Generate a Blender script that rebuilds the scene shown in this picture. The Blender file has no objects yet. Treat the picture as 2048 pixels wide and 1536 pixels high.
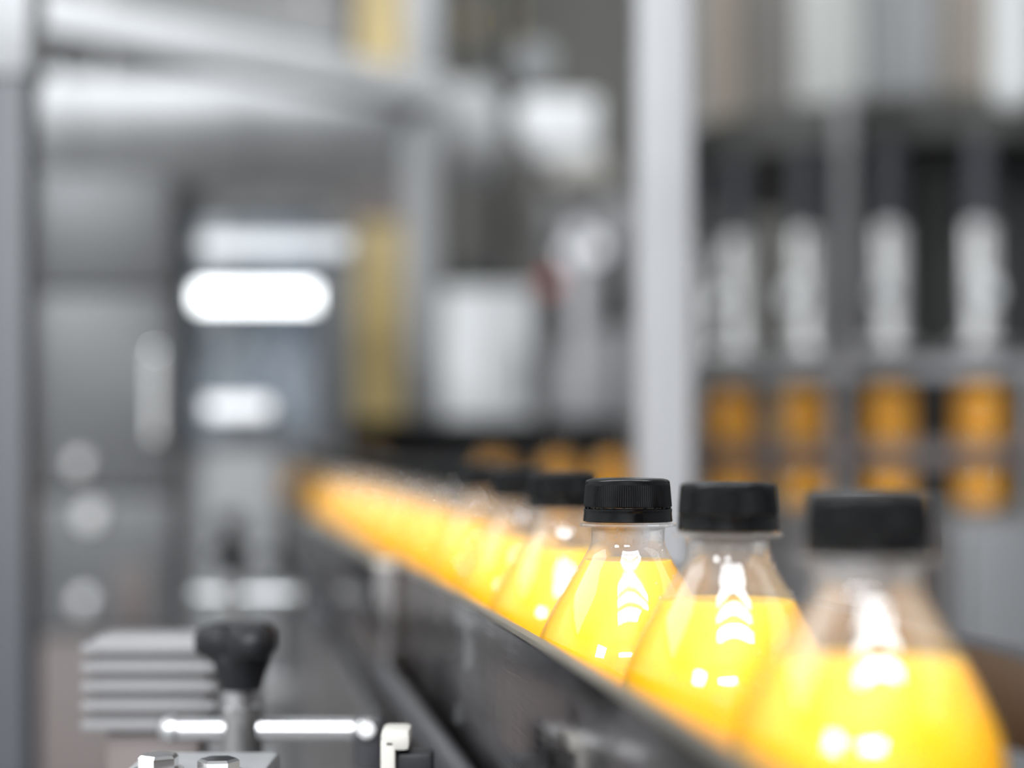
import bpy, bmesh, math, random
from mathutils import Vector, Matrix
PI = math.pi
random.seed(7)
S = bpy.context.scene
C = S.collection

# ------------------------------------------------------------------ camera
F, HZ = 3500.0, 916.0                 # focal length in px of a 2048 wide frame, horizon row
CAM_Z = 1.2
cam_d = bpy.data.cameras.new('camera')
cam_d.sensor_width = 36.0
cam_d.lens = F / 2048 * 36
cam_d.shift_y = (HZ - 768) / 2048
cam_d.clip_start = 0.02
cam_d.dof.use_dof = True
cam_d.dof.focus_distance = 0.585
cam_d.dof.aperture_fstop = 3.15
cam = bpy.data.objects.new('camera', cam_d)
C.objects.link(cam)
cam.location = (0, 0, CAM_Z)
cam.rotation_euler = (PI / 2, 0, 0)
S.camera = cam

# ------------------------------------------------------------------ world, lights, exposure
w = bpy.data.worlds.new('world'); S.world = w; w.use_nodes = True
w.node_tree.nodes['Background'].inputs[0].default_value = (0.9, 0.95, 1.0, 1)
w.node_tree.nodes['Background'].inputs[1].default_value = 0.3
S.view_settings.view_transform = 'Standard'
S.view_settings.look = 'None'
S.view_settings.exposure = 0.05
S.view_settings.gamma = 1.0
S.view_settings.use_curve_mapping = False
S.cycles.max_bounces = 7
S.cycles.transparent_max_bounces = 16
S.cycles.sample_clamp_indirect = 6.0
S.cycles.caustics_reflective = False
S.cycles.caustics_refractive = False

def area(name, loc, size, power, col=(1, 1, 1), rot=(0, 0, 0)):
    l = bpy.data.lights.new(name, 'AREA'); l.shape = 'RECTANGLE'
    l.size, l.size_y = size; l.energy = power; l.color = col
    o = bpy.data.objects.new(name, l); C.objects.link(o)
    o.location = loc; o.rotation_euler = rot
    return o
# three rows of hall battens above and behind the camera, more rows over the machines
COOL = (0.93, 0.97, 1.0)
area('hall_light_row', (0.30, -1.42, 3.6), (2.1, 0.30), 125, COOL)
area('hall_light_row', (0.30, -1.06, 3.6), (2.1, 0.17), 52, COOL)
area('hall_light_row', (0.30, -0.82, 3.6), (2.1, 0.14), 42, COOL)
area('hall_light_row', (-3.0, 1.6, 3.6), (1.6, 3.0), 100, COOL)
area('hall_light_row', (-2.6, -2.6, 3.3), (0.9, 0.9), 190, COOL, (math.radians(48), 0, math.radians(-45)))  # fill added from the front left to brighten the lower juice
area('hall_light_row', (-0.4, -3.3, 3.2), (1.2, 0.4), 200, COOL, (math.radians(55), 0, 0))  # fill added behind the camera to even out the juice
area('hall_light_row', (3.4, 0.0, 3.6), (1.6, 3.4), 45, COOL)
area('hall_light_row', (-0.2, 2.2, 3.6), (2.4, 0.5), 45, COOL)
area('hall_light_row', (0.0, 4.4, 3.6), (4.0, 0.5), 50, COOL)

# ------------------------------------------------------------------ helpers
def P(x, y, d):
    """world point seen at pixel (x, y) of the 2048x1536 frame at depth d"""
    return Vector(((x - 1024) * d / F, d, CAM_Z - (y - HZ) * d / F))

def new_mat(name):
    m = bpy.data.materials.new(name); m.use_nodes = True
    nt = m.node_tree
    return m, nt, nt.nodes['Principled BSDF']

def noise_ramp(nt, scale, stretch, lo, hi, detail=4.0):
    tc = nt.nodes.new('ShaderNodeTexCoord'); mp = nt.nodes.new('ShaderNodeMapping')
    mp.inputs['Scale'].default_value = stretch
    nz = nt.nodes.new('ShaderNodeTexNoise'); nz.inputs['Scale'].default_value = scale
    nz.inputs['Detail'].default_value = detail
    rp = nt.nodes.new('ShaderNodeMapRange')
    rp.inputs['From Min'].default_value = 0.3; rp.inputs['From Max'].default_value = 0.7
    rp.inputs['To Min'].default_value = lo; rp.inputs['To Max'].default_value = hi
    nt.links.new(tc.outputs['Object'], mp.inputs[0]); nt.links.new(mp.outputs[0], nz.inputs['Vector'])
    nt.links.new(nz.outputs['Fac'], rp.inputs['Value'])
    return nz, rp

def metal(name, col, rough, stretch=(1, 1, 30), scale=20, bump=0.05, var=0.12):
    m, nt, b = new_mat(name)
    b.inputs['Metallic'].default_value = 1.0
    nz, rp = noise_ramp(nt, scale, stretch, max(0.02, rough - var * 0.6), rough + var * 0.6)
    nt.links.new(rp.outputs[0], b.inputs['Roughness'])
    nz2, rp2 = noise_ramp(nt, 6, (1, 1, 1), 0.88, 1.06)
    mx = nt.nodes.new('ShaderNodeMix'); mx.data_type = 'RGBA'; mx.blend_type = 'MULTIPLY'
    mx.inputs['Factor'].default_value = 1.0
    mx.inputs['A'].default_value = (*col, 1)
    nt.links.new(rp2.outputs[0], mx.inputs['B']); nt.links.new(mx.outputs['Result'], b.inputs['Base Color'])
    if bump:
        bp = nt.nodes.new('ShaderNodeBump'); bp.inputs['Strength'].default_value = bump
        bp.inputs['Distance'].default_value = 0.002
        nt.links.new(nz.outputs['Fac'], bp.inputs['Height']); nt.links.new(bp.outputs[0], b.inputs['Normal'])
    return m

def paint(name, col, rough=0.45, var=0.10, scale=8, spec=0.5):
    m, nt, b = new_mat(name)
    nz, rp = noise_ramp(nt, scale, (1, 1, 1), 1 - var, 1 + var * 0.4)
    mx = nt.nodes.new('ShaderNodeMix'); mx.data_type = 'RGBA'; mx.blend_type = 'MULTIPLY'
    mx.inputs['Factor'].default_value = 1.0
    mx.inputs['A'].default_value = (*col, 1)
    nt.links.new(rp.outputs[0], mx.inputs['B']); nt.links.new(mx.outputs['Result'], b.inputs['Base Color'])
    b.inputs['Roughness'].default_value = rough
    b.inputs['Specular IOR Level'].default_value = spec
    return m

def emit(name, col, strength):
    m, nt, b = new_mat(name)
    b.inputs['Base Color'].default_value = (0.4, 0.4, 0.4, 1)
    b.inputs['Emission Color'].default_value = (*col, 1)
    b.inputs['Emission Strength'].default_value = strength
    return m

def thin_clear(name, tint=(1, 1, 1), ior=1.5, haze=0.05, rough=0.03, gain=1.0, neck_sheen=0.0):
    """thin clear plastic: see-through with mirror reflections that grow toward grazing"""
    m = bpy.data.materials.new(name); m.use_nodes = True
    nt = m.node_tree; nt.nodes.clear()
    out = nt.nodes.new('ShaderNodeOutputMaterial')
    tr = nt.nodes.new('ShaderNodeBsdfTransparent'); tr.inputs[0].default_value = (*tint, 1)
    gl = nt.nodes.new('ShaderNodeBsdfGlossy'); gl.inputs['Roughness'].default_value = rough
    tl = nt.nodes.new('ShaderNodeBsdfTranslucent'); tl.inputs[0].default_value = (0.95, 0.95, 0.95, 1)
    df = nt.nodes.new('ShaderNodeBsdfDiffuse'); df.inputs[0].default_value = (0.95, 0.95, 0.95, 1)
    hz = nt.nodes.new('ShaderNodeMixShader'); hz.inputs[0].default_value = 0.5
    nt.links.new(tl.outputs[0], hz.inputs[1]); nt.links.new(df.outputs[0], hz.inputs[2])
    m1 = nt.nodes.new('ShaderNodeMixShader')
    m2 = nt.nodes.new('ShaderNodeMixShader')
    fr = nt.nodes.new('ShaderNodeFresnel'); fr.inputs[0].default_value = ior
    mu = nt.nodes.new('ShaderNodeMath'); mu.operation = 'MULTIPLY'; mu.inputs[1].default_value = gain
    mu.use_clamp = True
    mn = nt.nodes.new('ShaderNodeMath'); mn.operation = 'MINIMUM'; mn.inputs[1].default_value = 0.30
    nt.links.new(mu.outputs[0], mn.inputs[0])
    nz, rp = noise_ramp(nt, 60, (1, 1, 0.35), haze * 0.4, haze * 1.6)
    if neck_sheen:                                     # white haze painting the neck's bright reflections above the filling height
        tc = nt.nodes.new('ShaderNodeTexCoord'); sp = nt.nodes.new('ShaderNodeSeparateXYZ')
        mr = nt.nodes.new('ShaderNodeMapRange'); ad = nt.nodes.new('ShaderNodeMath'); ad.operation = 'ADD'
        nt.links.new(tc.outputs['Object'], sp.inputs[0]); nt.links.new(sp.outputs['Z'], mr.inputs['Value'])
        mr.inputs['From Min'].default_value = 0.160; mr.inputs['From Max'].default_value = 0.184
        mr.inputs['To Min'].default_value = 0.0; mr.inputs['To Max'].default_value = neck_sheen
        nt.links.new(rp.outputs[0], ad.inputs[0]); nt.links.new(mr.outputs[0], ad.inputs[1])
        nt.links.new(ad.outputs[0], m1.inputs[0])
    else:
        nt.links.new(rp.outputs[0], m1.inputs[0])
    nt.links.new(tr.outputs[0], m1.inputs[1]); nt.links.new(hz.outputs[0], m1.inputs[2])
    nt.links.new(fr.outputs[0], mu.inputs[0]); nt.links.new(mn.outputs[0], m2.inputs[0])
    nt.links.new(m1.outputs[0], m2.inputs[1]); nt.links.new(gl.outputs[0], m2.inputs[2])
    bp = nt.nodes.new('ShaderNodeBump'); bp.inputs['Strength'].default_value = 0.06; bp.inputs['Distance'].default_value = 0.001
    nt.links.new(nz.outputs['Fac'], bp.inputs['Height']); nt.links.new(bp.outputs[0], gl.inputs['Normal'])
    nt.links.new(m2.outputs[0], out.inputs[0])
    return m

M = {}
M['steel'] = metal('brushed_stainless', (0.260, 0.254, 0.254), 0.32)
M['steel_h'] = metal('brushed_stainless_lengthwise', (0.210, 0.205, 0.205), 0.3, (30, 1, 1))
M['polished'] = metal('polished_stainless', (0.74, 0.73, 0.73), 0.16, var=0.06, bump=0.0)
M['satin'] = metal('satin_stainless', (0.260, 0.254, 0.260), 0.45, bump=0.0)
M['dark_steel'] = metal('dark_stainless', (0.060, 0.060, 0.057), 0.4, bump=0.0)
M['black'] = paint('black_plastic', (0.0012, 0.0012, 0.0014), 0.2, 0.2, 8, 0.15)
M['black_soft'] = paint('black_rubber_plastic', (0.005, 0.005, 0.006), 0.45, 0.2, 8, 0.2)
M['dark'] = paint('dark_plastic', (0.016, 0.0155, 0.018), 0.4)
M['white'] = paint('white_enamel', (0.582, 0.582, 0.590), 0.4)
M['offwhite'] = paint('offwhite_enamel', (0.319, 0.302, 0.277), 0.45)
M['lightgrey'] = paint('light_grey_paint', (0.175, 0.175, 0.179), 0.4)
M['grey'] = paint('grey_paint', (0.058, 0.058, 0.061), 0.4)
M['bluegrey'] = paint('blue_grey_paint', (0.033, 0.034, 0.042), 0.4)
M['ochre'] = paint('ochre_yellow_paint', (0.400, 0.294, 0.106), 0.45, 0.25, 5)
M['pole'] = paint('pole_grey_paint', (0.184, 0.181, 0.186), 0.5)
M['duct'] = paint('duct_grey_paint', (0.404, 0.404, 0.410), 0.45)
M['drum_a'] = paint('drum_beige', (0.203, 0.174, 0.142), 0.4)
M['drum_b'] = paint('drum_taupe', (0.086, 0.077, 0.069), 0.4)
M['drum_c'] = paint('drum_pale', (0.347, 0.347, 0.333), 0.4)
M['drum_d'] = paint('drum_grey', (0.186, 0.186, 0.190), 0.4)
M['bright'] = paint('bright_white_enamel', (0.6, 0.605, 0.605), 0.35, 0.03)
M['motor'] = paint('motor_grey_paint', (0.119, 0.114, 0.117), 0.45)
M['rod'] = metal('rod_stainless', (0.40, 0.395, 0.40), 0.3, var=0.06, bump=0.0)
M['post_dark'] = paint('slate_post_paint', (0.020, 0.021, 0.026), 0.5)
M['blue_panel'] = paint('blue_panel_paint', (0.14, 0.20, 0.28), 0.5)
M['partition'] = paint('partition_grey_paint', (0.14, 0.138, 0.138), 0.55)
M['red'] = paint('red_plastic', (0.5, 0.05, 0.03), 0.35)
M['brown'] = paint('brown_primer_paint', (0.072, 0.055, 0.052), 0.5)
M['led'] = emit('led_bright', (0.94, 0.98, 1.0), 5.0)
M['led_mid'] = emit('led_medium', (0.92, 0.95, 1.0), 1.1)
M['led_dim'] = emit('led_dim', (0.86, 0.92, 1.0), 0.6)
M['pilot'] = emit('pilot_lamp', (1.0, 0.96, 0.95), 0.2)
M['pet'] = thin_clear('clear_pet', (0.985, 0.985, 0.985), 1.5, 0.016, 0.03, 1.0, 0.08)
M['blue_pane'] = thin_clear('blue_tinted_polycarbonate', (0.62, 0.72, 0.82), 1.5, 0.2, 0.3, 1.0)
M['water'] = thin_clear('water', (0.97, 0.98, 0.98), 1.33, 0.06, 0.0, 2.5)

def juice_mat():
    m, nt, b = new_mat('orange_juice')
    nz, rp = noise_ramp(nt, 25, (1, 1, 0.5), 0.96, 1.03)
    mx = nt.nodes.new('ShaderNodeMix'); mx.data_type = 'RGBA'; mx.blend_type = 'MULTIPLY'
    mx.inputs['Factor'].default_value = 1.0
    mx.inputs['A'].default_value = (0.73, 0.335, 0.0002, 1)
    nt.links.new(rp.outputs[0], mx.inputs['B']); nt.links.new(mx.outputs['Result'], b.inputs['Base Color'])
    b.inputs['Roughness'].default_value = 0.35
    b.inputs['Specular IOR Level'].default_value = 0.15
    b.inputs['Subsurface Weight'].default_value = 1.0
    b.inputs['Subsurface Radius'].default_value = (1.0, 0.6, 0.1)
    b.inputs['Subsurface Scale'].default_value = 0.02
    return m
M['juice'] = juice_mat()

def rail_mat():
    m, nt, b = new_mat('wet_brushed_rail_steel')
    b.inputs['Metallic'].default_value = 1.0
    b.inputs['Base Color'].default_value = (0.19, 0.178, 0.178, 1)
    n1, r1 = noise_ramp(nt, 90, (0.25, 0.25, 12.0), 0.06, 0.15)      # fine lengthwise brush lines
    n2, r2 = noise_ramp(nt, 60, (1.0, 1.0, 0.05), -0.03, 0.07, 3)   # vertical drip runs
    ad = nt.nodes.new('ShaderNodeMath'); ad.operation = 'ADD'
    nt.links.new(r1.outputs[0], ad.inputs[0]); nt.links.new(r2.outputs[0], ad.inputs[1])
    nt.links.new(ad.outputs[0], b.inputs['Roughness'])
    bp = nt.nodes.new('ShaderNodeBump'); bp.inputs['Strength'].default_value = 0.05
    bp.inputs['Distance'].default_value = 0.001
    mixh = nt.nodes.new('ShaderNodeMath'); mixh.operation = 'ADD'
    nt.links.new(n1.outputs['Fac'], mixh.inputs[0]); nt.links.new(n2.outputs['Fac'], mixh.inputs[1])
    nt.links.new(mixh.outputs[0], bp.inputs['Height']); nt.links.new(bp.outputs[0], b.inputs['Normal'])
    return m
M['rail'] = rail_mat()
M['edge'] = metal('worn_bright_edge', (0.34, 0.31, 0.26), 0.42, bump=0.0)  # tan tint paints the yellow and white reflections on the rail tops

def obj(name, bm, mat, parent=None, smooth=None):
    bmesh.ops.recalc_face_normals(bm, faces=bm.faces)
    me = bpy.data.meshes.new(name); bm.to_mesh(me); bm.free()
    if smooth is not None:
        me.polygons.foreach_set('use_smooth', [True] * len(me.polygons))
        me.set_sharp_from_angle(angle=math.radians(smooth))
    me.materials.append(mat if not isinstance(mat, str) else M[mat])
    o = bpy.data.objects.new(name, me); C.objects.link(o)
    if parent: o.parent = parent
    return o

def thing(name, label, cat, loc=(0, 0, 0), rz=0, group=None):
    o = bpy.data.objects.new(name, None); C.objects.link(o)
    o.empty_display_size = 0.02
    o.location = loc; o.rotation_euler = (0, 0, rz)
    o['label'] = label; o['category'] = cat
    if group: o['group'] = group
    return o

def tag(o, label, cat, group=None):
    o['label'] = label; o['category'] = cat
    if group: o['group'] = group
    return o

def struct(o):
    o['kind'] = 'structure'; return o

def box(bm, x0, x1, y0, y1, z0, z1, bev=0.0, mat=None):
    r = bmesh.ops.create_cube(bm, size=1.0)
    vs = r['verts']
    for v in vs:
        v.co = Vector(((x0 + x1) / 2 + v.co.x * (x1 - x0), (y0 + y1) / 2 + v.co.y * (y1 - y0), (z0 + z1) / 2 + v.co.z * (z1 - z0)))
    if bev:
        es = {e for v in vs for e in v.link_edges}
        r = bmesh.ops.bevel(bm, geom=list(es), offset=bev, segments=2, affect='EDGES', profile=0.6)
        vs = list({v for f in r['faces'] for v in f.verts} | {v for v in vs if v.is_valid})
    if mat is not None:
        bmesh.ops.transform(bm, matrix=mat, verts=[v for v in vs if v.is_valid])
    return bm

def Box(x0, x1, y0, y1, z0, z1, bev=0.002):
    return box(bmesh.new(), x0, x1, y0, y1, z0, z1, bev)

def lathe(bm, prof, seg=48, close=False, rfun=None, off=(0, 0, 0)):
    """prof: list of (r, z); revolve about z"""
    rings = []
    for i, (r, z) in enumerate(prof):
        if r < 1e-6:
            rings.append([bm.verts.new((off[0], off[1], off[2] + z))])
        else:
            ring = []
            for k in range(seg):
                a = 2 * PI * k / seg
                rr = rfun(i, k, r) if rfun else r
                ring.append(bm.verts.new((off[0] + rr * math.cos(a), off[1] + rr * math.sin(a), off[2] + z)))
            rings.append(ring)
    pairs = list(zip(rings, rings[1:])) + ([(rings[-1], rings[0])] if close else [])
    for a, b in pairs:
        for k in range(seg):
            k2 = (k + 1) % seg
            if len(a) == 1 and len(b) == 1: continue
            if len(a) == 1: bm.faces.new((a[0], b[k], b[k2]))
            elif len(b) == 1: bm.faces.new((a[k], a[k2], b[0]))
            else: bm.faces.new((a[k], a[k2], b[k2], b[k]))
    return bm

def cyl(bm, p0, p1, r, seg=24, r1=None, bev=0.0):
    p0, p1 = Vector(p0), Vector(p1); d = p1 - p0; L = d.length
    r1 = r if r1 is None else r1
    n0 = len(bm.verts)
    if bev: prof = [(0, 0), (r - bev, 0), (r, bev), (r1, L - bev), (r1 - bev, L), (0, L)]
    else: prof = [(0, 0), (r, 0), (r1, L), (0, L)]
    lathe(bm, prof, seg)
    bm.verts.ensure_lookup_table()
    rot = Vector((0, 0, 1)).rotation_difference(d.normalized()).to_matrix().to_4x4()
    bmesh.ops.transform(bm, matrix=Matrix.Translation(p0) @ rot, verts=bm.verts[n0:])
    return bm

def Cyl(p0, p1, r, seg=24, r1=None, bev=0.0):
    return cyl(bmesh.new(), p0, p1, r, seg, r1, bev)

def hexbolt(bm, p, r, h, rot=0.0, washer=True):
    x, y, z = p
    n0 = len(bm.verts)
    lathe(bm, [(0, 0), (r, 0), (r, h * 0.8), (r * 0.86, h), (0, h)], 6)
    bm.verts.ensure_lookup_table()
    bmesh.ops.transform(bm, matrix=Matrix.Translation((x, y, z)) @ Matrix.Rotation(rot, 4, 'Z'), verts=bm.verts[n0:])
    if washer: lathe(bm, [(0, -h * 0.2), (r * 1.2, -h * 0.2), (r * 1.2, 0), (0, 0)], 24, off=p)
    return bm

# the bottle line: lateral position of the left rail's bottle side at depth d
def railx(d): return 0.102 - 0.165 * d
def linebox(bm, o0, o1, d0, d1, z0, z1, slope=0.0, n=1):
    """box running along the bottle line; o = offset from the rail line, slope = rise per metre"""
    rows = []
    for i in range(n + 1):
        d = d0 + (d1 - d0) * i / n
        dz = slope * (d - 0.594)
        rows.append([bm.verts.new((railx(d) + o, d, z + dz)) for o, z in ((o0, z0), (o1, z0), (o1, z1), (o0, z1))])
    for a, b in zip(rows, rows[1:]):
        for k in range(4):
            bm.faces.new((a[k], a[(k + 1) % 4], b[(k + 1) % 4], b[k]))
    bm.faces.new(rows[0]); bm.faces.new(rows[-1])
    return bm
def bevel_all(bm, off, seg=2):
    bmesh.ops.bevel(bm, geom=list(bm.edges), offset=off, segments=seg, affect='EDGES', profile=0.6)
    return bm

# ------------------------------------------------------------------ the hall
m_floor, nt, b = new_mat('floor_concrete')
nz, rp = noise_ramp(nt, 3, (1, 1, 1), 0.18, 0.30, 8)
nt.links.new(rp.outputs[0], b.inputs['Base Color']); b.inputs['Roughness'].default_value = 0.45
M['floor'] = m_floor
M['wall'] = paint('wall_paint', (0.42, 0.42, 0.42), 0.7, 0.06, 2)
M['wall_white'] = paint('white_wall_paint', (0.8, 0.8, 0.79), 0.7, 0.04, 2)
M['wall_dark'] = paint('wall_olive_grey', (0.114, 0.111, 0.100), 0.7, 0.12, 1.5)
M['ceil'] = paint('ceiling_paint', (0.5, 0.5, 0.5), 0.8, 0.05, 2)
X0, X1, Y0, Y1, ZC = -4.0, 4.5, -4.0, 6.2, 3.9
struct(obj('floor', Box(X0, X1, Y0, Y1, -0.1, 0, 0), 'floor'))
struct(obj('ceiling', Box(X0, X1, Y0, Y1, ZC, ZC + 0.1, 0), 'ceil'))
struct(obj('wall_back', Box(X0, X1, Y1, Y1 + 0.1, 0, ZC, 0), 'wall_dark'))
struct(obj('wall_front', Box(X0, X1, Y0 - 0.1, Y0, 0, ZC, 0), 'wall_white'))
struct(obj('wall_left', Box(X0 - 0.1, X0, Y0, Y1, 0, ZC, 0), 'wall_white'))
struct(obj('wall_right', Box(X1, X1 + 0.1, Y0, Y1, 0, ZC, 0), 'wall'))

# ------------------------------------------------------------------ bottles
mm = 0.001
BH = 0.212                                        # bottle height with cap, base at z = 0
OUT = [(27.0, 209.5), (30.5, 211.0), (32.4, 207), (33, 200), (33, 178), (32.3, 176), (32.3, 171), (33, 169), (33, 140), (32.3, 138), (32.3, 133), (33, 131),
       (33, 100), (32.3, 98), (32.3, 93), (33, 91), (33, 74), (32.9, 70), (32.5, 65), (31.9, 60.5), (30.7, 55.8), (28.4, 50.5), (24.9, 43.5), (21.9, 38.4),
       (18.9, 33.4), (17.2, 30.8), (15.7, 28.4), (14.2, 25.9), (13.2, 24.0), (12.75, 22.8), (12.5, 21.6), (12.5, 19), (12.6, 17.4), (13.0, 16.9), (16.3, 16.6),
       (16.5, 16.1), (16.3, 15.6), (13.3, 15.3), (13.3, 3.0)]
def rad_at(zt):                                   # outer radius at depth zt (mm) under the cap top
    pts = OUT[2:31]
    for (r0, z0), (r1, z1) in zip(pts, pts[1:]):
        if z1 <= zt <= z0: return r1 + (r0 - r1) * (zt - z1) / (z0 - z1)
    return 12.5
def shell_mesh():
    bm = bmesh.new()
    prof = [(0, 206)] + [(14, 205.5), (20, 207.5), (27.0, 212.0)] + OUT[1:]
    prof = [(r * mm, BH - z * mm) for r, z in prof]
    lathe(bm, prof, 72)
    o = obj('shell', bm, 'pet', None, 40)
    me = o.data; bpy.data.objects.remove(o); return me
def juice_mesh(level):
    bm = bmesh.new()
    prof = [(0, 205), (14, 204.5), (20, 206.3), (27, 209.5)]
    pts = [(r - 0.7, z) for r, z in OUT[2:31] if z > level + 0.3]
    prof += pts + [(rad_at(level) - 0.65, level - 0.15), (rad_at(level) - 1.6, level), (rad_at(level) * 0.5, level + 0.1), (0, level + 0.1)]
    lathe(bm, [(max(r, 0) * mm, BH - z * mm) for r, z in prof], 64)
    o = obj('juice', bm, 'juice', None, 50)
    me = o.data; bpy.data.objects.remove(o); return me
def cap_mesh():
    bm = bmesh.new()
    prof = [(0, 0.0), (8, 0.1), (12.0, 0.35), (13.6, 0.75), (14.2, 1.25), (14.33, 2.0), (14.45, 3.0), (14.75, 6.5), (15.0, 9.7), (14.75, 10.0), (14.0, 10.1), (12.9, 10.1), (12.9, 3.0), (0, 3.0)]
    rib = {6: 1, 7: 1, 8: 0.8, 5: 0.4}
    lathe(bm, [(r * mm, BH - z * mm) for r, z in prof], 240, rfun=lambda i, k, r: r - (0.00022 * rib.get(i, 0) if k % 2 else 0))
    o = obj('cap', bm, 'black', None, 28)
    me = o.data; bpy.data.objects.remove(o); return me
def band_mesh():
    bm = bmesh.new()
    prof = [(13.45, 10.35), (14.6, 10.35), (15.05, 10.6), (15.1, 11.2), (15.0, 11.5), (15.0, 12.2), (15.15, 14.0), (15.25, 14.7), (14.9, 15.0), (13.45, 15.0)]
    lathe(bm, [(r * mm, BH - z * mm) for r, z in prof], 96, close=True)
    for k in range(24):                            # little bridges between cap and band
        a = 2 * PI * k / 24
        box(bm, 14.0 * mm, 14.7 * mm, -0.35 * mm, 0.35 * mm, BH - 10.6 * mm, BH - 9.9 * mm, 0, Matrix.Rotation(a, 4, 'Z'))
    o = obj('tamper_band', bm, 'black', None, 28)
    me = o.data; bpy.data.objects.remove(o); return me
ME_SHELL, ME_CAP, ME_BAND = shell_mesh(), cap_mesh(), band_mesh()
ME_JUICE = {}
def link(name, me, parent):
    o = bpy.data.objects.new(name, me); C.objects.link(o); o.parent = parent; return o
def bottle(loc, level, label, group, rz=0.0, tilt=(0, 0), capped=True):
    t = thing('juice_bottle', label, 'bottle', loc, rz, group)
    t.rotation_euler = (tilt[0], tilt[1], rz)
    lv = round(level)
    if lv not in ME_JUICE: ME_JUICE[lv] = juice_mesh(lv)
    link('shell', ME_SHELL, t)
    j = link('juice', ME_JUICE[lv], t)
    if capped:
        c = link('cap', ME_CAP, t)
        link('tamper_band', ME_BAND, c)
    return t, j

def bubbles(parent, level, seed, n=46):
    rnd = random.Random(seed); bm = bmesh.new()
    for k in range(n):
        a = rnd.uniform(0, 2 * PI); rr = (rad_at(level) - 1.1 - abs(rnd.gauss(0, 0.5))) * mm; r = rnd.uniform(0.18, 0.5) * mm
        bmesh.ops.create_icosphere(bm, subdivisions=1, radius=r, matrix=Matrix.Translation((rr * math.cos(a), rr * math.sin(a), BH - level * mm + r * 0.3)))
    o = obj('bubble_ring', bm, 'water', parent, 60); o['kind'] = 'stuff'; return o
def droplets(parent, seed, n=60):
    rnd = random.Random(seed); bm = bmesh.new()
    for k in range(n):
        z = rnd.uniform(19, 62) if k % 3 else rnd.uniform(18, 27)
        a = rnd.uniform(PI, 2 * PI); r = rnd.uniform(0.2, 0.55) * mm
        R = rad_at(z) * mm
        m4 = Matrix.Translation((R * math.cos(a), R * math.sin(a), BH - z * mm)) @ Matrix.Diagonal((1, 1, rnd.uniform(1, 1.8), 1))
        bmesh.ops.create_icosphere(bm, subdivisions=2, radius=r, matrix=m4)
    o = obj('droplets', bm, 'water', parent, 60); o['kind'] = 'stuff'; return o

def chain_z(d): return CAM_Z - (0.0066 - 0.006 * (d - 0.594)) - BH
GRP = 'capped juice bottles queued on the main conveyor'
LINE = [  # depth, x, fill level in mm under cap top, label
    (0.413, 0.0839, 40, 'nearest juice bottle at the right, largest and most blurred black cap'),
    (0.5277, 0.0651, 36, 'second nearest juice bottle, between the largest cap and the sharp bottle'),
    (0.5946, 0.0393, 28, 'orange juice bottle in sharp focus with crisp ribbed black cap'),
    (0.739, 0.0217, 33, 'juice bottle directly behind the sharply focused one on the conveyor'),
    (0.882, 0.0040, 36, 'second juice bottle behind the sharply focused one'),
    (1.050, -0.0189, 36, 'third juice bottle behind the sharply focused one'),
]
ordn = ['fourth', 'fifth', 'sixth', 'seventh']
d = 1.175; i = 0
while d < 3.08:
    off = 0.017 * max(0.0, 1 - (d - 1.05) / 0.9)
    lab = ('%s juice bottle behind the sharply focused one, in the blurred row' % ordn[i]) if i < 4 else 'far juice bottle in the merged yellow run at the left end of the row'
    LINE.append((d, 0.1374 - 0.165 * d + off, random.choice((34, 35, 36)), lab))
    d += random.uniform(0.105, 0.135); i += 1
for k, (d, x, lv, lab) in enumerate(LINE):
    t, j = bottle((x, d, chain_z(d)), lv, lab, GRP, random.uniform(0, 6.28))
    if k < 5: bubbles(j, round(lv), k)
    if k in (1, 2, 3): droplets(t, 30 + k)

# ------------------------------------------------------------------ main conveyor
cv = thing('conveyor', 'stainless bottle conveyor carrying the row of yellow juice bottles', 'conveyor', (0, 0, 0))
bm = bmesh.new()
d = 0.20
while d < 3.5:                                        # slat chain, one flat slat after another
    linebox(bm, 0.002, 0.090, d, d + 0.0365, 0.9654, 0.9814, 0.006); d += 0.0381
ch = obj('slat_chain', bm, 'satin', cv); ch['kind'] = 'stuff'
for nm, o0, o1, ztop in (('side_beam', -0.024, -0.006, 1.064), ('side_beam', 0.100, 0.118, 0.972)):
    obj(nm, bevel_all(linebox(bmesh.new(), o0, o1, 0.15, 3.6, 0.845, ztop, 0.0), 0.002), 'steel_h', cv)
obj('bed', linebox(bmesh.new(), -0.006, 0.100, 0.15, 3.6, 0.92, 0.955, 0.006), 'dark_steel', cv)
for dd in (0.25, 1.8, 3.5):
    for o in (-0.02, 0.098):
        obj('leg', Box(railx(dd) + o - 0.002, railx(dd) + o + 0.038, dd - 0.02, dd + 0.02, 0.0, 0.85, 0.003), 'steel', cv)

# near left rail: stainless guard plate with a dark strip along its foot
PZT, PZB = CAM_Z - 0.0600, CAM_Z - 0.132
gr = thing('guard_rail', 'wet stainless guard plate running along the left of the nearest bottles', 'rail', (0, 0, 0))
bm = linebox(bmesh.new(), -0.0030, 0.0, 0.16, 1.035, PZB, PZT)
end = [v for v in bm.verts if v.co.y > 1.0]
bevel_all(bm, 0.0007, 2)
obj('plate', bm, 'rail', gr, 30)
obj('top_edge', bevel_all(linebox(bmesh.new(), -0.0034, 0.0006, 0.16, 1.035, PZT, PZT + 0.0022), 0.0008), 'edge', gr, 40)
def linecyl(off, d0, d1, z, r, seg=20):
    return Cyl((railx(d0) + off, d0, z), (railx(d1) + off, d1, z), r, seg, bev=r * 0.2)
obj('foot_strip', linecyl(-0.0105, 0.16, 1.30, PZB + 0.008, 0.0072), 'dark', gr, 40)
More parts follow.
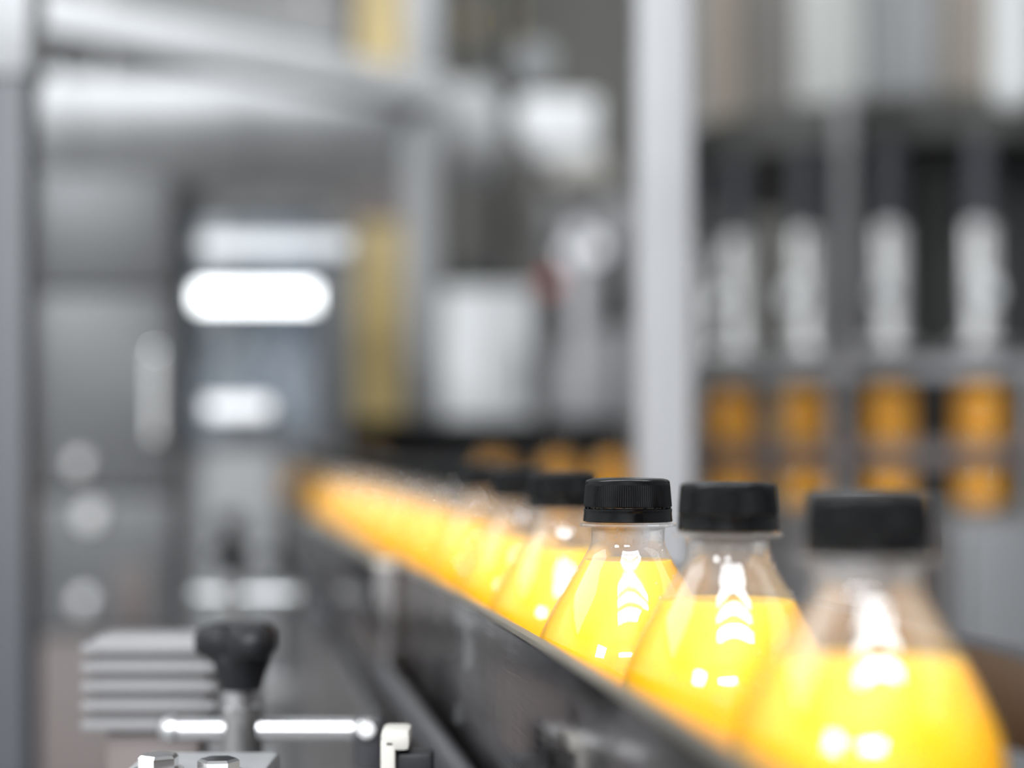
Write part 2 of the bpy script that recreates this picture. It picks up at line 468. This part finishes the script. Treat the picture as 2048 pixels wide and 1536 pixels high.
for nm, dd, z0, z1, r in (('water_drip', 0.713, 0.0005, 0.026, 0.0006), ('water_drip', 0.698, 0.0120, 0.0225, 0.0005), ('water_drip', 0.737, 0.001, 0.010, 0.0005), ('water_drip', 0.705, 0.0005, 0.009, 0.00022), ('water_drip', 0.742, 0.044, 0.052, 0.0005)):
    bm = bmesh.new(); x = railx(dd) - 0.0031
    lathe(bm, [(0, PZT - z1 - r), (r * 1.3, PZT - z1), (r * 0.6, PZT - z1 + 0.003), (r * 0.45, PZT - z0), (0, PZT - z0)], 10, off=(x, dd, 0))
    obj(nm, bm, 'water', gr, 60)
# far left rail, thicker, overlapped by the near plate
g2 = thing('guard_rail', 'far thick-topped guard rail beside the merged yellow run of bottles', 'rail', (0, 0, 0))
bm = linebox(bmesh.new(), -0.0150, -0.0032, 1.0, 3.3, PZB, PZT - 0.002); bevel_all(bm, 0.001)
obj('plate', bm, 'rail', g2, 30)
obj('top_edge', bevel_all(linebox(bmesh.new(), -0.0155, -0.0028, 1.0, 3.3, PZT - 0.002, PZT + 0.001), 0.001), 'edge', g2, 40)
obj('foot_strip', linecyl(-0.0225, 1.32, 3.3, PZB + 0.008, 0.0072), 'dark', g2, 40)
# right rail, behind the bottles
g3 = thing('guard_rail', 'dark guide rail on the right side of the bottles, behind the nearest cap', 'rail', (0, 0, 0))
bm = linebox(bmesh.new(), 0.100, 0.112, 0.16, 2.2, CAM_Z - 0.075, CAM_Z - 0.050); bevel_all(bm, 0.002)
obj('rail_bar', bm, 'dark', g3, 30)
for dd in (0.35, 0.95, 1.6, 2.1):
    obj('rail_post', Cyl((railx(dd) + 0.113, dd, 0.96), (railx(dd) + 0.113, dd, CAM_Z - 0.06), 0.006, 16), 'steel', g3, 40)

# ------------------------------------------------------------------ rail clamps with star knobs
def knob_mesh(bm, c, R, hub, top, h):
    """lobed hand knob, domed top, tapering hub below; c = centre at the hub foot"""
    seg = 60
    def rf(i, k, r):
        if i in (3, 4, 5, 6):
            return r * (0.80 + 0.20 * math.cos(3 * (2 * PI * k / seg - PI)))
        return r
    prof = [(0, 0), (hub * 0.72, 0), (hub, h * 0.45), (R * 0.92, h * 0.52), (R, h * 0.60), (R, h * 0.80), (R * 0.9, h * 0.90), (R * 0.55, h * 0.99), (0, h)]
    return lathe(bm, prof, seg, rfun=rf, off=c)
def clamp(d, label):
    """origin: the post axis at rail line depth d, z = 0 in the world"""
    k = d / 0.72
    ax = railx(d) - 0.0942                         # post axis
    t = thing('rail_clamp', label, 'clamp', (ax, d, 0.0), 0, 'clamps that hold the left guard rail')
    z = lambda y: CAM_Z - (y - HZ) * 0.72 / F
    kn = obj('knob', knob_mesh(bmesh.new(), (-0.0005, 0, z(1378)), 0.0192, 0.0118, 0, z(1243) - z(1378)), 'black_soft', t, 40)
    obj('spindle', Cyl((-0.002, 0, z(1420)), (-0.002, 0, z(1372)), 0.0065, 20), 'satin', t, 40)
    obj('post', Cyl((0, 0, 0.93), (0, 0, z(1412)), 0.0083, 28, bev=0.001), 'steel', t, 40)
    obj('cross_rod', Cyl((-0.030, 0, z(1459)), (0.052, 0, z(1459)), 0.0048, 20, bev=0.0008), 'rod', t, 40)
    bm = bmesh.new(); bmesh.ops.create_uvsphere(bm, u_segments=20, v_segments=12, radius=0.0057, matrix=Matrix.Translation((-0.029, 0, z(1459))))
    obj('rod_end', bm, 'rod', t, 60)
    obj('rail_bracket', Box(0.046, 0.058, -0.009, 0.009, z(1540), z(1430), 0.004), 'dark', t, 40)
    obj('bracket_arm', Box(0.056, 0.0835, -0.005, 0.005, PZB + 0.001, PZB + 0.0085, 0.0015), 'dark', t, 40)
    obj('bracket_screw', Cyl((0.052, -0.0128, z(1450)), (0.052, -0.007, z(1450)), 0.0042, 18, bev=0.001), 'polished', t, 40)
    obj('foot', Box(-0.014, 0.071, -0.014, 0.014, 0.905, 0.93, 0.002), 'steel', t, 40)
    return t
clamp(0.72, 'rail clamp with black lobed knob and shiny cross rod, bottom left')
clamp(1.425, 'second rail clamp with small blurred dark knob above the big black knob')
clamp(2.13, 'farthest rail clamp, barely visible beside the left end of yellow row')

# bolted foot block in front of the clamp
fb = thing('mounting_block', 'pale steel mounting block with two hex bolts at bottom edge', 'bracket', (0, 0, 0))
p0, p1 = P(292, 1530, 0.605), P(470, 1530, 0.605)
zt = CAM_Z - (1536 - HZ) * 0.605 / F
obj('block', Box(p0.x - 0.008, p1.x + 0.010, 0.59, 0.645, zt - 0.03, zt - 0.001, 0.002), 'lightgrey', fb, 40)
for nm, px, dd, rot in (('hex_bolt', 317, 0.605, 0.5), ('hex_bolt', 437, 0.600, 0.1)):
    q = P(px, 1512 if px < 400 else 1520, dd)
    obj(nm, hexbolt(bmesh.new(), (q.x, dd, zt), 0.0072, q.z - zt + 0.0006, rot), 'polished', fb, 30)
obj('arm', Box(p1.x + 0.004, railx(0.63) - 0.033, 0.60, 0.66, zt - 0.027, zt - 0.012, 0.002), 'steel', fb, 40)
obj('drop_leg', Box(railx(0.63) - 0.038, railx(0.63) - 0.032, 0.60, 0.66, 0.90, zt - 0.012, 0.001), 'steel', fb, 40)
# pale hook bracket right of the clamp
hb = thing('hook_bracket', 'small pale hook bracket with black jaw under the guard plate', 'bracket', (0, 0, 0))
q = P(800, 1490, 0.63)
bm = bmesh.new()
box(bm, q.x - 0.0065, q.x - 0.0012, 0.622, 0.640, q.z - 0.03, q.z + 0.003, 0.001)
box(bm, q.x - 0.0065, q.x + 0.004, 0.622, 0.640, q.z - 0.001, q.z + 0.0065, 0.0022)
obj('hook', bm, 'offwhite', hb, 40)
obj('jaw', Box(q.x - 0.001, q.x + 0.012, 0.624, 0.638, q.z - 0.022, q.z - 0.002, 0.002), 'black_soft', hb, 40)
obj('jaw_arm', Box(q.x - 0.0065, railx(0.63) - 0.006, 0.625, 0.637, q.z - 0.032, q.z - 0.022, 0.001), 'steel', hb, 40)
obj('drop_leg', Box(q.x - 0.0065, q.x + 0.0, 0.625, 0.637, 0.90, q.z - 0.030, 0.001), 'steel', hb, 40)

# finned motor left of the clamp
gm = thing('gear_motor', 'light grey finned motor housing behind the black knob, lower left', 'motor', (0, 0, 0))
DM = 0.765
a, b2 = P(168, 1272, DM), P(428, 1462, DM)
obj('housing', Box(a.x + 0.004, b2.x - 0.002, DM - 0.003, DM + 0.03, b2.z, a.z, 0.003), 'motor', gm, 40)
nf = 5
for k in range(nf):
    z0 = b2.z + (a.z - b2.z) * (k + 0.12) / nf; z1 = z0 + (a.z - b2.z) / nf * 0.52
    obj('fin', Box(a.x, b2.x + 0.002, DM - 0.007, DM + 0.034, z0, z1, 0.0012), 'motor', gm, 40)
obj('terminal_box', Box(b2.x - 0.004, b2.x + 0.018, DM + 0.002, DM + 0.028, b2.z - 0.012, a.z - 0.018, 0.003), 'motor', gm, 40)
obj('pedestal', Box(a.x + 0.01, b2.x - 0.006, DM - 0.001, DM + 0.028, 0.0, b2.z + 0.001, 0.002), 'brown', gm, 40)

# ------------------------------------------------------------------ left: post, cabinet, window, glowing bars
po = thing('guard_post', 'dark blue-grey upright guard post along the left picture edge', 'post', (0, 0, 0))
q0, q1 = P(-60, 0, 1.25), P(52, 0, 1.25)
obj('post', Box(q0.x, q1.x, 1.25, 1.29, 0.0, P(0, 150, 1.25).z, 0.003), 'post_dark', po, 40)
obj('post_sleeve', Box(q0.x - 0.003, q1.x + 0.003, 1.247, 1.293, P(0, 150, 1.25).z, P(0, -60, 1.25).z, 0.003), 'lightgrey', po, 40)

DC = 2.1
cb = thing('machine_cabinet', 'grey stainless machine cabinet filling the left background', 'cabinet', (0, 0, 0))
def rect(x0, y0, x1, y1, d, th, bev=0.003):
    a, b = P(x0, y1, d), P(x1, y0, d)
    return Box(a.x, b.x, d, d + th, a.z, b.z, bev)
e0 = P(-140, 0, DC); e1 = P(640, 0, DC)
zt = P(0, 335, DC).z
obj('body', Box(e0.x, P(352, 0, DC).x, DC + 0.03, DC + 0.5, 0.0, zt, 0.004), 'grey', cb, 40)
obj('upper_door', rect(70, 345, 345, 575, DC, 0.028), 'grey', cb, 40)
obj('lower_door', rect(70, 585, 345, 985, DC, 0.028), 'grey', cb, 40)
obj('drawer_front', rect(70, 995, 345, 1262, DC, 0.028), 'grey', cb, 40)
obj('kick_panel', rect(-120, 1272, 352, 2400, DC, 0.028), 'brown', cb, 40)
obj('corner_stile', rect(-140, 345, 62, 1262, DC - 0.01, 0.038), 'post_dark', cb, 40)
h = obj('handle', Cyl(P(312, 700, DC - 0.025), P(312, 880, DC - 0.025), 0.008, 16, bev=0.002), 'polished', cb, 40)
for yy in (715, 865):
    obj('handle_standoff', Cyl(P(312, yy, DC - 0.025), P(312, yy, DC + 0.002), 0.005, 12), 'polished', cb, 40)
obj('logo_recess', rect(232, 1128, 298, 1250, DC - 0.004, 0.01), 'brown', cb, 40)  # brown patch painting a dark reflection on the steel front
for px, py, r, in ((182, 1036, 0.011), (160, 930, 0.008), (168, 1206, 0.008), (38, 1200, 0.009)):  # glowing discs painting the glints of polished bolts
    c = P(px, py, DC)
    l = obj('pilot_lamp', Cyl(c + Vector((0, -0.012, 0)), c + Vector((0, 0.004, 0)), r, 20, bev=0.002), 'pilot', cb, 40)
    bm = bmesh.new(); lathe(bm, [(r + 0.0005, 0), (r + 0.006, 0), (r + 0.006, 0.006), (r + 0.0005, 0.008)], 24, close=True)
    bmesh.ops.transform(bm, matrix=Matrix.Translation(c) @ Matrix.Rotation(PI / 2, 4, 'X'), verts=bm.verts)
    obj('lamp_bezel', bm, 'steel', l, 40)

wn = thing('machine_window', 'blue tinted machine window behind the white light bars', 'window', (0, 0, 0))
DW = 2.16
obj('pane', rect(380, 430, 628, 900, DW, 0.006, 0.001), 'blue_pane', wn, 40)
for nm, r in (('frame_rail', (371, 415, 640, 432)), ('frame_rail', (371, 880, 640, 900)), ('frame_stile', (371, 432, 383, 880)), ('frame_stile', (626, 432, 640, 880))):
    obj(nm, rect(*r, DW - 0.008, 0.03), 'grey', wn, 40)
obj('apron', rect(371, 900, 553, 2400, DW - 0.004, 0.03), 'lightgrey', wn, 40)
obj('back_panel', rect(464, 500, 650, 880, DW + 0.35, 0.02), 'blue_panel', wn, 40)
def glowbar(x0, x1, yc, hpx, d, mat, label):  # glowing bars laid on the long bright streaks at left
    a, b = P(x0, yc, d), P(x1, yc, d); hh = hpx * d / F / 2
    t = thing('light_bar', label, 'lamp', (0, 0, 0), 0, 'machine light bars')
    dif = Cyl(a, b, hh, 20, bev=hh * 0.4)
    obj('diffuser', dif, mat, t, 50)
    obj('housing', Box(a.x - 0.004, b.x + 0.004, d + hh * 0.5, d + hh * 0.5 + 0.018, a.z - hh * 1.1, a.z + hh * 1.1, 0.002), 'lightgrey', t, 40)
    for xx in (a.x, b.x):
        obj('end_cap', Cyl((xx - 0.004, d, a.z), (xx + 0.004, d, a.z), hh * 1.05, 16), 'lightgrey', t, 40)
    for f in (0.2, 0.8):
        xx = a.x + (b.x - a.x) * f
        obj('bracket', Box(xx - 0.006, xx + 0.006, d + hh * 0.5 + 0.016, DW - 0.0005, a.z - 0.006, a.z + 0.006, 0.001), 'steel', t, 40)
    return t
glowbar(388, 640, 594, 44, 2.08, 'led', 'brightest light bar, blown-out white, in the middle of three')
glowbar(398, 706, 492, 36, 2.09, 'led_dim', 'upper light bar, long and pale blue-white, above the brightest one')
glowbar(408, 548, 816, 34, 2.08, 'led_mid', 'lowest light bar, short and white, left of the far yellow bottles')

# yellow column and pale post with the sloping beam
yc = thing('yellow_column', 'ochre yellow steel column right of the white light bars', 'column', (0, 0, 0))
a, b = P(716, 0, 4.0), P(806, 0, 4.0)
obj('shaft', Box(a.x, b.x, 4.0, 4.1, 0, ZC, 0.006), 'ochre', yc, 40)
obj('base_plate', Box(a.x - 0.05, b.x + 0.05, 3.95, 4.15, 0, 0.02, 0.003), 'ochre', yc, 40)
obj('collar', Box(a.x - 0.02, b.x + 0.02, 3.98, 4.12, P(0, 440, 4).z, P(0, 350, 4).z, 0.004), 'brown', yc, 40)
fr = thing('door_frame', 'pale grey machine frame, upright post with beam sloping from upper left', 'frame', (0, 0, 0))
a, b = P(806, 0, 2.95), P(876, 0, 2.95)
obj('post', Box(a.x, b.x, 2.95, 3.0, 0.0, 2.45, 0.004), 'lightgrey', fr, 40)
bz0, bz1 = P(0, 212, 2.95).z, P(0, 148, 2.95).z
dirv = Vector((-1, -1, 0)).normalized()
bm = bmesh.new(); L = 1.3
box(bm, 0, L, -0.03, 0.03, bz0, bz1, 0.004)
ang = math.atan2(dirv.y, dirv.x)
bmesh.ops.transform(bm, matrix=Matrix.Translation((b.x - 0.004, 2.982, 0)) @ Matrix.Rotation(ang, 4, 'Z'), verts=bm.verts)
obj('beam', bm, 'white', fr, 40)
bm = bmesh.new(); box(bm, 0.05, L, 0.0, 0.02, bz0 - 0.012, bz0 - 0.001, 0.002)
bmesh.ops.transform(bm, matrix=Matrix.Translation((b.x - 0.004, 2.982, 0)) @ Matrix.Rotation(ang, 4, 'Z'), verts=bm.verts)
obj('beam_seal', bm, 'dark', fr, 40)

# big round duct under the beam
du = thing('duct', 'large pale round air duct crossing the upper left', 'duct', (0, 0, 0))
p0, p1 = P(-160, 262, 2.75), P(950, 268, 3.15)
obj('tube', Cyl(p0, p1, 0.088, 40), 'duct', du, 40)
dv = (p1 - p0).normalized()
for f in (0.22, 0.52, 0.80, 1.0):
    c = p0.lerp(p1, f)
    obj('flange', Cyl(c - dv * 0.008, c + dv * 0.008, 0.096, 40), 'duct', du, 40)
for f in (0.3, 0.9):
    c = p0.lerp(p1, f)
    obj('hanger_rod', Cyl(c + Vector((0, 0, 0.08)), (c.x, c.y, ZC), 0.006, 12), 'steel', du, 40)
# upper rear ducting seen above the beam
u2 = thing('cable_tray', 'grey cable tray high in the upper left background', 'tray', (0, 0, 0))
a, b = P(250, 105, 3.5), P(690, 20, 3.5)
obj('tray', Box(a.x - 0.5, b.x, 3.5, 3.7, a.z, b.z, 0.004), 'partition', u2, 40)
obj('tray_lip', Box(a.x - 0.5, b.x + 0.01, 3.49, 3.505, a.z - 0.01, a.z + 0.015, 0.002), 'grey', u2, 40)
for xx in (a.x - 0.3, b.x - 0.08):
    obj('hanger_rod', Cyl((xx, 3.6, b.z - 0.01), (xx, 3.6, ZC), 0.008, 12), 'steel', u2, 40)
pn = thing('panel_wall', 'plain grey sheet partition behind the duct, upper left', 'partition', (0, 0, 0))
a, b = P(-400, 0, 4.4), P(700, 0, 4.4)
for k in range(5):
    x0 = a.x + (b.x - a.x) * k / 5; x1 = a.x + (b.x - a.x) * (k + 1) / 5
    obj('panel', Box(x0 + 0.003, x1 - 0.003, 4.4, 4.43, 0.03, 3.0, 0.003), 'partition', pn, 40)
obj('sill_rail', Box(a.x, b.x, 4.39, 4.44, 0, 0.04, 0.002), 'grey', pn, 40)

# ------------------------------------------------------------------ middle background
wb = thing('control_cabinet', 'white control cabinet in the middle background above the dark rail', 'cabinet', (0, 0, 0))
D3 = 3.3
a, b = P(884, 0, D3), P(1072, 0, D3); zt = P(0, 572, D3).z
obj('body', Box(a.x, b.x, D3 + 0.02, D3 + 0.35, 0.1, zt, 0.008), 'white', wb, 40)
obj('door', Box(a.x + 0.008, b.x - 0.008, D3, D3 + 0.018, 0.14, zt - 0.01, 0.004), 'white', wb, 40)
obj('plinth', Box(a.x + 0.01, b.x - 0.01, D3 + 0.03, D3 + 0.34, 0, 0.1, 0.002), 'dark', wb, 40)
obj('door_handle', Box(b.x - 0.03, b.x - 0.018, D3 - 0.014, D3 + 0.002, zt - 0.22, zt - 0.12, 0.003), 'dark', wb, 40)
mo = thing('pump_motor', 'dark motor sitting on top of the white control cabinet', 'motor', (0, 0, 0))
c0, c1 = P(890, 528, D3 + 0.15), P(1004, 528, D3 + 0.15)
rz_ = 0.036
c0.z = c1.z = zt + rz_ + 0.008
obj('casing', Cyl(c0, c1, rz_, 24, bev=0.006), 'dark_steel', mo, 40)
obj('motor_foot', Box(c0.x + 0.02, c1.x - 0.02, D3 + 0.12, D3 + 0.18, zt, zt + 0.014, 0.002), 'dark_steel', mo, 40)
obj('shaft', Cyl(c1 - Vector((0.002, 0, 0)), c1 + Vector((0.03, 0, 0)), 0.008, 14), 'satin', mo, 40)

gp = thing('machine_housing', 'grey machine housing behind the thick steel pole', 'housing', (0, 0, 0))
a, b = P(1082, 0, 3.7), P(1300, 0, 3.7)
zt = P(0, 392, 3.7).z
obj('body', Box(a.x, b.x, 3.7, 4.1, 0, zt, 0.006), 'grey', gp, 40)
obj('upper_panel', Box(a.x + 0.01, b.x - 0.01, 3.685, 3.702, P(0, 640, 3.7).z, zt - 0.012, 0.003), 'satin', gp, 40)
obj('lower_panel', Box(a.x + 0.01, b.x - 0.01, 3.685, 3.702, 0.3, P(0, 652, 3.7).z, 0.003), 'satin', gp, 40)
ho = thing('white_hopper', 'white hopper box with wide flange, upper middle background', 'hopper', (0, 0, 0))
a, b = P(1046, 0, 3.2), P(1196, 0, 3.2)
bm = bmesh.new()
prof = [(1030, 210), (1052, 192), (1196, 192), (1196, 318), (1075, 318), (1030, 262)]
vf = [bm.verts.new(P(x, y, 3.2)) for x, y in prof]
f = bm.faces.new(vf); r = bmesh.ops.extrude_face_region(bm, geom=[f])
bmesh.ops.translate(bm, vec=(0, 0.22, 0), verts=[v for v in r['geom'] if isinstance(v, bmesh.types.BMVert)])
bevel_all(bm, 0.006)
obj('box', bm, 'white', ho, 40)
obj('flange', Box(P(1108, 0, 3.2).x, P(1222, 0, 3.2).x, 3.18, 3.45, P(0, 372, 3.2).z, P(0, 320, 3.2).z, 0.006), 'offwhite', ho, 40)
obj('stand', Box(P(1140, 0, 3.3).x, P(1180, 0, 3.3).x, 3.3, 3.34, 0, P(0, 372, 3.2).z + 0.002, 0.002), 'satin', ho, 40)
el = thing('pipe_elbow', 'dark bent pipe with round flange left of the white hopper', 'pipe', (0, 0, 0))
pts = [P(985, -900, 3.3), P(985, 95, 3.3), P(1000, 150, 3.3), P(1018, 205, 3.3)]
def tube(bm, pts, r, seg=16):
    for u, v in zip(pts, pts[1:]): cyl(bm, u, v, r, seg)
    for u in pts[1:-1]: bmesh.ops.create_uvsphere(bm, u_segments=seg, v_segments=8, radius=r, matrix=Matrix.Translation(u))
    return bm
pts[0].z = ZC
obj('pipe', tube(bmesh.new(), pts, 0.032), 'dark_steel', el, 40)
obj('pipe_drop', tube(bmesh.new(), [P(1000, 200, 3.32), P(990, 300, 3.32), P(1003, 420, 3.32), P(1003, 560, 3.42)], 0.016), 'dark_steel', el, 40)
c = P(1070, 125, 3.2)
obj('flange_disc', Cyl(c, c + Vector((0, 0.02, 0)), 0.042, 28, bev=0.003), 'grey', el, 40)
obj('flange_neck', Cyl(c + Vector((0, 0.015, 0)), P(1000, 150, 3.3), 0.022, 18), 'dark_steel', el, 40)
be = thing('beige_pipe', 'beige vertical pipe at top middle beside the pale post', 'pipe', (0, 0, 0))
q = P(985, 0, 3.9)
obj('pipe', Cyl((q.x, 3.9, P(0, 60, 3.9).z), (q.x, 3.9, ZC), 0.04, 20), 'offwhite', be, 40)
obj('coupling', Cyl((q.x - 0.0, 3.9, P(0, 72, 3.9).z), (q.x, 3.9, P(0, 20, 3.9).z), 0.052, 20, bev=0.004), 'ochre', be, 40)

lm = thing('work_lamp', 'bluish white work lamp left of the thick steel pole', 'lamp', (0, 0, 0))
a, b = P(1128, 515, 3.4), P(1206, 490, 3.4)
obj('lens', Cyl(a, b, 0.020, 20, bev=0.006), 'led_mid', lm, 40)
obj('lamp_body', Box(a.x - 0.01, b.x + 0.01, 3.415, 3.45, a.z - 0.02, b.z + 0.022, 0.006), 'lightgrey', lm, 40)
obj('lamp_arm', Box((a.x + b.x) / 2 - 0.01, (a.x + b.x) / 2 + 0.01, 3.445, 3.702, a.z - 0.005, a.z + 0.02, 0.002), 'satin', lm, 40)
rb = thing('stop_button', 'red emergency push button under the bluish work lamp', 'button', (0, 0, 0))
c = P(1102, 566, 3.45)
obj('button_head', Cyl(c, c + Vector((0, 0.03, 0)), 0.022, 24, bev=0.005), 'red', rb, 40)
obj('button_box', Box(c.x - 0.03, c.x + 0.03, 3.478, 3.70, c.z - 0.03, c.z + 0.03, 0.004), 'grey', rb, 40)

# transfer rail with a short row of bottles behind the main line
tr = thing('transfer_conveyor', 'low black transfer rail crossing behind the row of caps', 'conveyor', (0, 0, 0))
DT = 2.82
obj('guide_bar', Box(P(688, 0, DT).x, P(1262, 0, DT).x, DT, DT + 0.03, P(0, 892, DT).z, P(0, 838, DT).z, 0.004), 'black', tr, 40)
obj('back_guard', Box(P(690, 0, DT).x, P(1262, 0, DT).x, DT + 0.032, DT + 0.05, 0.95, P(0, 885, DT).z, 0.002), 'dark', tr, 40)
tz = P(0, 872, 2.70).z - BH
obj('belt', Box(P(690, 0, DT).x, P(1262, 0, DT).x, 2.64, DT + 0.03, tz - 0.03, tz, 0.002), 'dark', tr, 40)
for xx in (P(780, 0, DT).x, P(1240, 0, DT).x):
    obj('leg', Box(xx - 0.02, xx + 0.02, 2.70, 2.76, 0, tz - 0.03, 0.002), 'dark_steel', tr, 40)
    obj('bar_stay', Box(xx - 0.01, xx + 0.01, DT + 0.028, DT + 0.04, tz - 0.01, P(0, 850, DT).z, 0.001), 'dark', tr, 40)
for px, lab in ((742, 'leftmost juice bottle on the black transfer rail, near the yellow column'), (988, 'second juice bottle from the left on the black transfer rail'),
                (1118, 'third juice bottle on the black transfer rail, left of the pole'), (1226, 'rightmost juice bottle on the black transfer rail, beside the pole')):
    bottle((P(px, 0, 2.70).x, 2.70, tz), 34, lab, 'bottles on the transfer rail', 0.3)

# thick steel pole in front of the filler
pl = thing('steel_pole', 'thick pale grey steel pole standing behind the bottle row', 'pole', (0, 0, 0))
a, b = P(1274, 0, 1.3), P(1386, 0, 1.3)
rr = (b.x - a.x) / 2
obj('tube', Box(a.x, b.x, 1.3, 1.3 + 2 * rr, 0.01, ZC, 0.006), 'pole', pl, 40)
obj('header_panel', Box(-0.45, 0.47, 1.343, 1.37, 1.585, 2.24, 0.003), 'grey', pl, 40)  # unseen panel added above the view to shade the filler bottles
obj('foot_plate', Box(a.x - 0.04, b.x + 0.04, 1.26, 1.34 + 2 * rr, 0, 0.012, 0.002), 'satin', pl, 40)

# ------------------------------------------------------------------ right: rotary filler
CX, CY, RF = 0.652, 2.80, 0.40
zy = lambda y, d=2.45: CAM_Z - (y - HZ) * d / F
ff = thing('filler_machine', 'large stainless rotary bottle filler in the right background', 'filler', (CX, CY, 0))
z_ring, z_drum = zy(292), zy(196)
def ring(r0, r1, z0, z1, seg=72):
    return lathe(bmesh.new(), [(r0, z0), (r1, z0), (r1, z1), (r0, z1)], seg, close=True)
def disc(r, z0, z1, seg=72, bev=0.004):
    return lathe(bmesh.new(), [(0, z0), (r - bev, z0), (r, z0 + bev), (r, z1 - bev), (r - bev, z1), (0, z1)], seg)
NP = 22
for k in range(NP):                                     # drum clad with separate curved sheets
    bm = bmesh.new(); a0 = -PI / 2 - 0.72 + 2 * PI * k / NP + 0.008; a1 = a0 + 2 * PI / NP - 0.016
    cols = []
    for j in range(7):
        a = a0 + (a1 - a0) * j / 6
        cols.append([bm.verts.new((r * math.cos(a), r * math.sin(a), z)) for r, z in ((0.352, z_drum), (0.372, z_drum), (0.372, 2.35), (0.352, 2.35))])
    for u, v in zip(cols, cols[1:]):
        for q in range(4): bm.faces.new((u[q], u[(q + 1) % 4], v[(q + 1) % 4], v[q]))
    bm.faces.new(cols[0]); bm.faces.new(cols[-1])
    obj('drum_sheet', bm, ('drum_c', 'drum_d', 'drum_a', 'drum_d')[k % 4] if k < 20 else ('drum_a', 'drum_b')[k - 20], ff, 30)
obj('drum_core', disc(0.345, z_drum + 0.002, 2.34), 'brown', ff, 40)
obj('valve_ring', disc(0.405, z_ring, z_drum - 0.002), 'dark_steel', ff, 40)
obj('centre_column', disc(0.20, zy(1012) , z_ring, 48), 'dark', ff, 40)
obj('table', disc(0.47, zy(1012) - 0.03, zy(1012)), 'steel', ff, 40)
obj('base_drum', disc(0.45, 0.0, zy(1012) - 0.031), 'satin', ff, 40)
obj('neck_ring', ring(0.352, 0.381, zy(752), zy(728)), 'satin', ff, 40)
obj('neck_ring', ring(0.419, 0.444, zy(756), zy(726)), 'satin', ff, 40)
obj('guide_ring', ring(0.452, 0.462, zy(928), zy(886)), 'brown', ff, 40)
DPHI = 0.30
phis = [-0.03 + DPHI * k for k in range(-5, 2)]
for k, ph in enumerate(phis):
    sx, cx_ = math.sin(ph), -math.cos(ph)
    ux, uy = RF * sx, RF * cx_
    obj('valve_barrel', Cyl((ux, uy, zy(470)), (ux, uy, z_ring + 0.002), 0.018, 28), 'bluegrey', ff, 40)
    vb = obj('valve_sleeve', Cyl((ux, uy, zy(709)), (ux, uy, zy(455)), 0.0215, 32, bev=0.004), 'polished', ff, 40)
    obj('sleeve_collar', Cyl((ux, uy, zy(710)), (ux, uy, zy(688)), 0.046, 32, bev=0.006), 'polished', vb, 40)
    r2 = 0.43; bx, by = r2 * sx, r2 * cx_
    obj('cam_roller', Cyl((bx, by, zy(596)), (bx + 0.018 * sx, by + 0.018 * cx_, zy(596)), 0.017, 24, bev=0.003), 'white', vb, 40)  # white disc painting the glint of a chrome valve fitting
    # stay rods between the bottle places
    pm = ph + DPHI / 2; r3 = 0.435
    if k % 2: obj('stay_rod', Cyl((r3 * math.sin(pm), -r3 * math.cos(pm), zy(1012)), (r3 * math.sin(pm), -r3 * math.cos(pm), zy(750)), 0.012, 18), 'satin', ff, 40)
    if k == 3: obj('front_stay', Cyl((0.405 * math.sin(pm), -0.405 * math.cos(pm), zy(728)), (0.405 * math.sin(pm), -0.405 * math.cos(pm), z_drum), 0.014, 18), 'satin', ff, 40)
    if k % 2 == 0:
        obj('tie_bar', Cyl((0.33 * math.sin(pm), -0.33 * math.cos(pm), zy(745)), (0.33 * math.sin(pm), -0.33 * math.cos(pm), z_ring + 0.002), 0.016, 18), 'dark_steel', ff, 40)
labs = ['juice bottle hidden most behind the steel pole on the filler', 'amber juice bottle on the filler just right of the steel pole edge',
        'amber juice bottle on the filler under the first bright valve right of pole', 'amber juice bottle on the filler under the second bright valve',
        'dim juice bottle on the filler above the largest black cap', 'bright orange juice bottle on the filler near the right picture edge', 'rightmost juice bottle on the filler, cut by the right edge']
for ph, lab in zip(phis, labs):
    if ph < -1.3: continue
    zb = zy(1012)
    bottle((CX + RF * math.sin(ph), CY - RF * math.cos(ph), zb), 46, lab, 'bottles under the filler valves', ph, capped=False)

wp = thing('white_pipe', 'bright white vertical pipe with rounded end at top right corner', 'pipe', (0, 0, 0))
q = P(2022, 178, 2.0)
bm = bmesh.new()
lathe(bm, [(0, q.z - 0.026), (0.012, q.z - 0.023), (0.021, q.z - 0.014), (0.025, q.z), (0.025, ZC)], 28, off=(q.x, q.y, 0))
obj('pipe', bm, 'bright', wp, 50)
obj('ceiling_flange', Cyl((q.x, q.y, ZC - 0.012), (q.x, q.y, ZC), 0.06, 28), 'white', wp, 40)
sb = thing('side_cabinet', 'grey steel side cabinet behind the nearest bottle at right', 'cabinet', (0, 0, 0))
a, b = P(1900, 0, 1.75), P(2300, 0, 1.75)
obj('body', Box(a.x, b.x, 1.75, 2.15, 0.0, P(0, 1040, 1.75).z, 0.006), 'grey', sb, 40)
obj('door', Box(a.x + 0.012, b.x - 0.012, 1.735, 1.751, 0.05, P(0, 1052, 1.75).z, 0.004), 'grey', sb, 40)
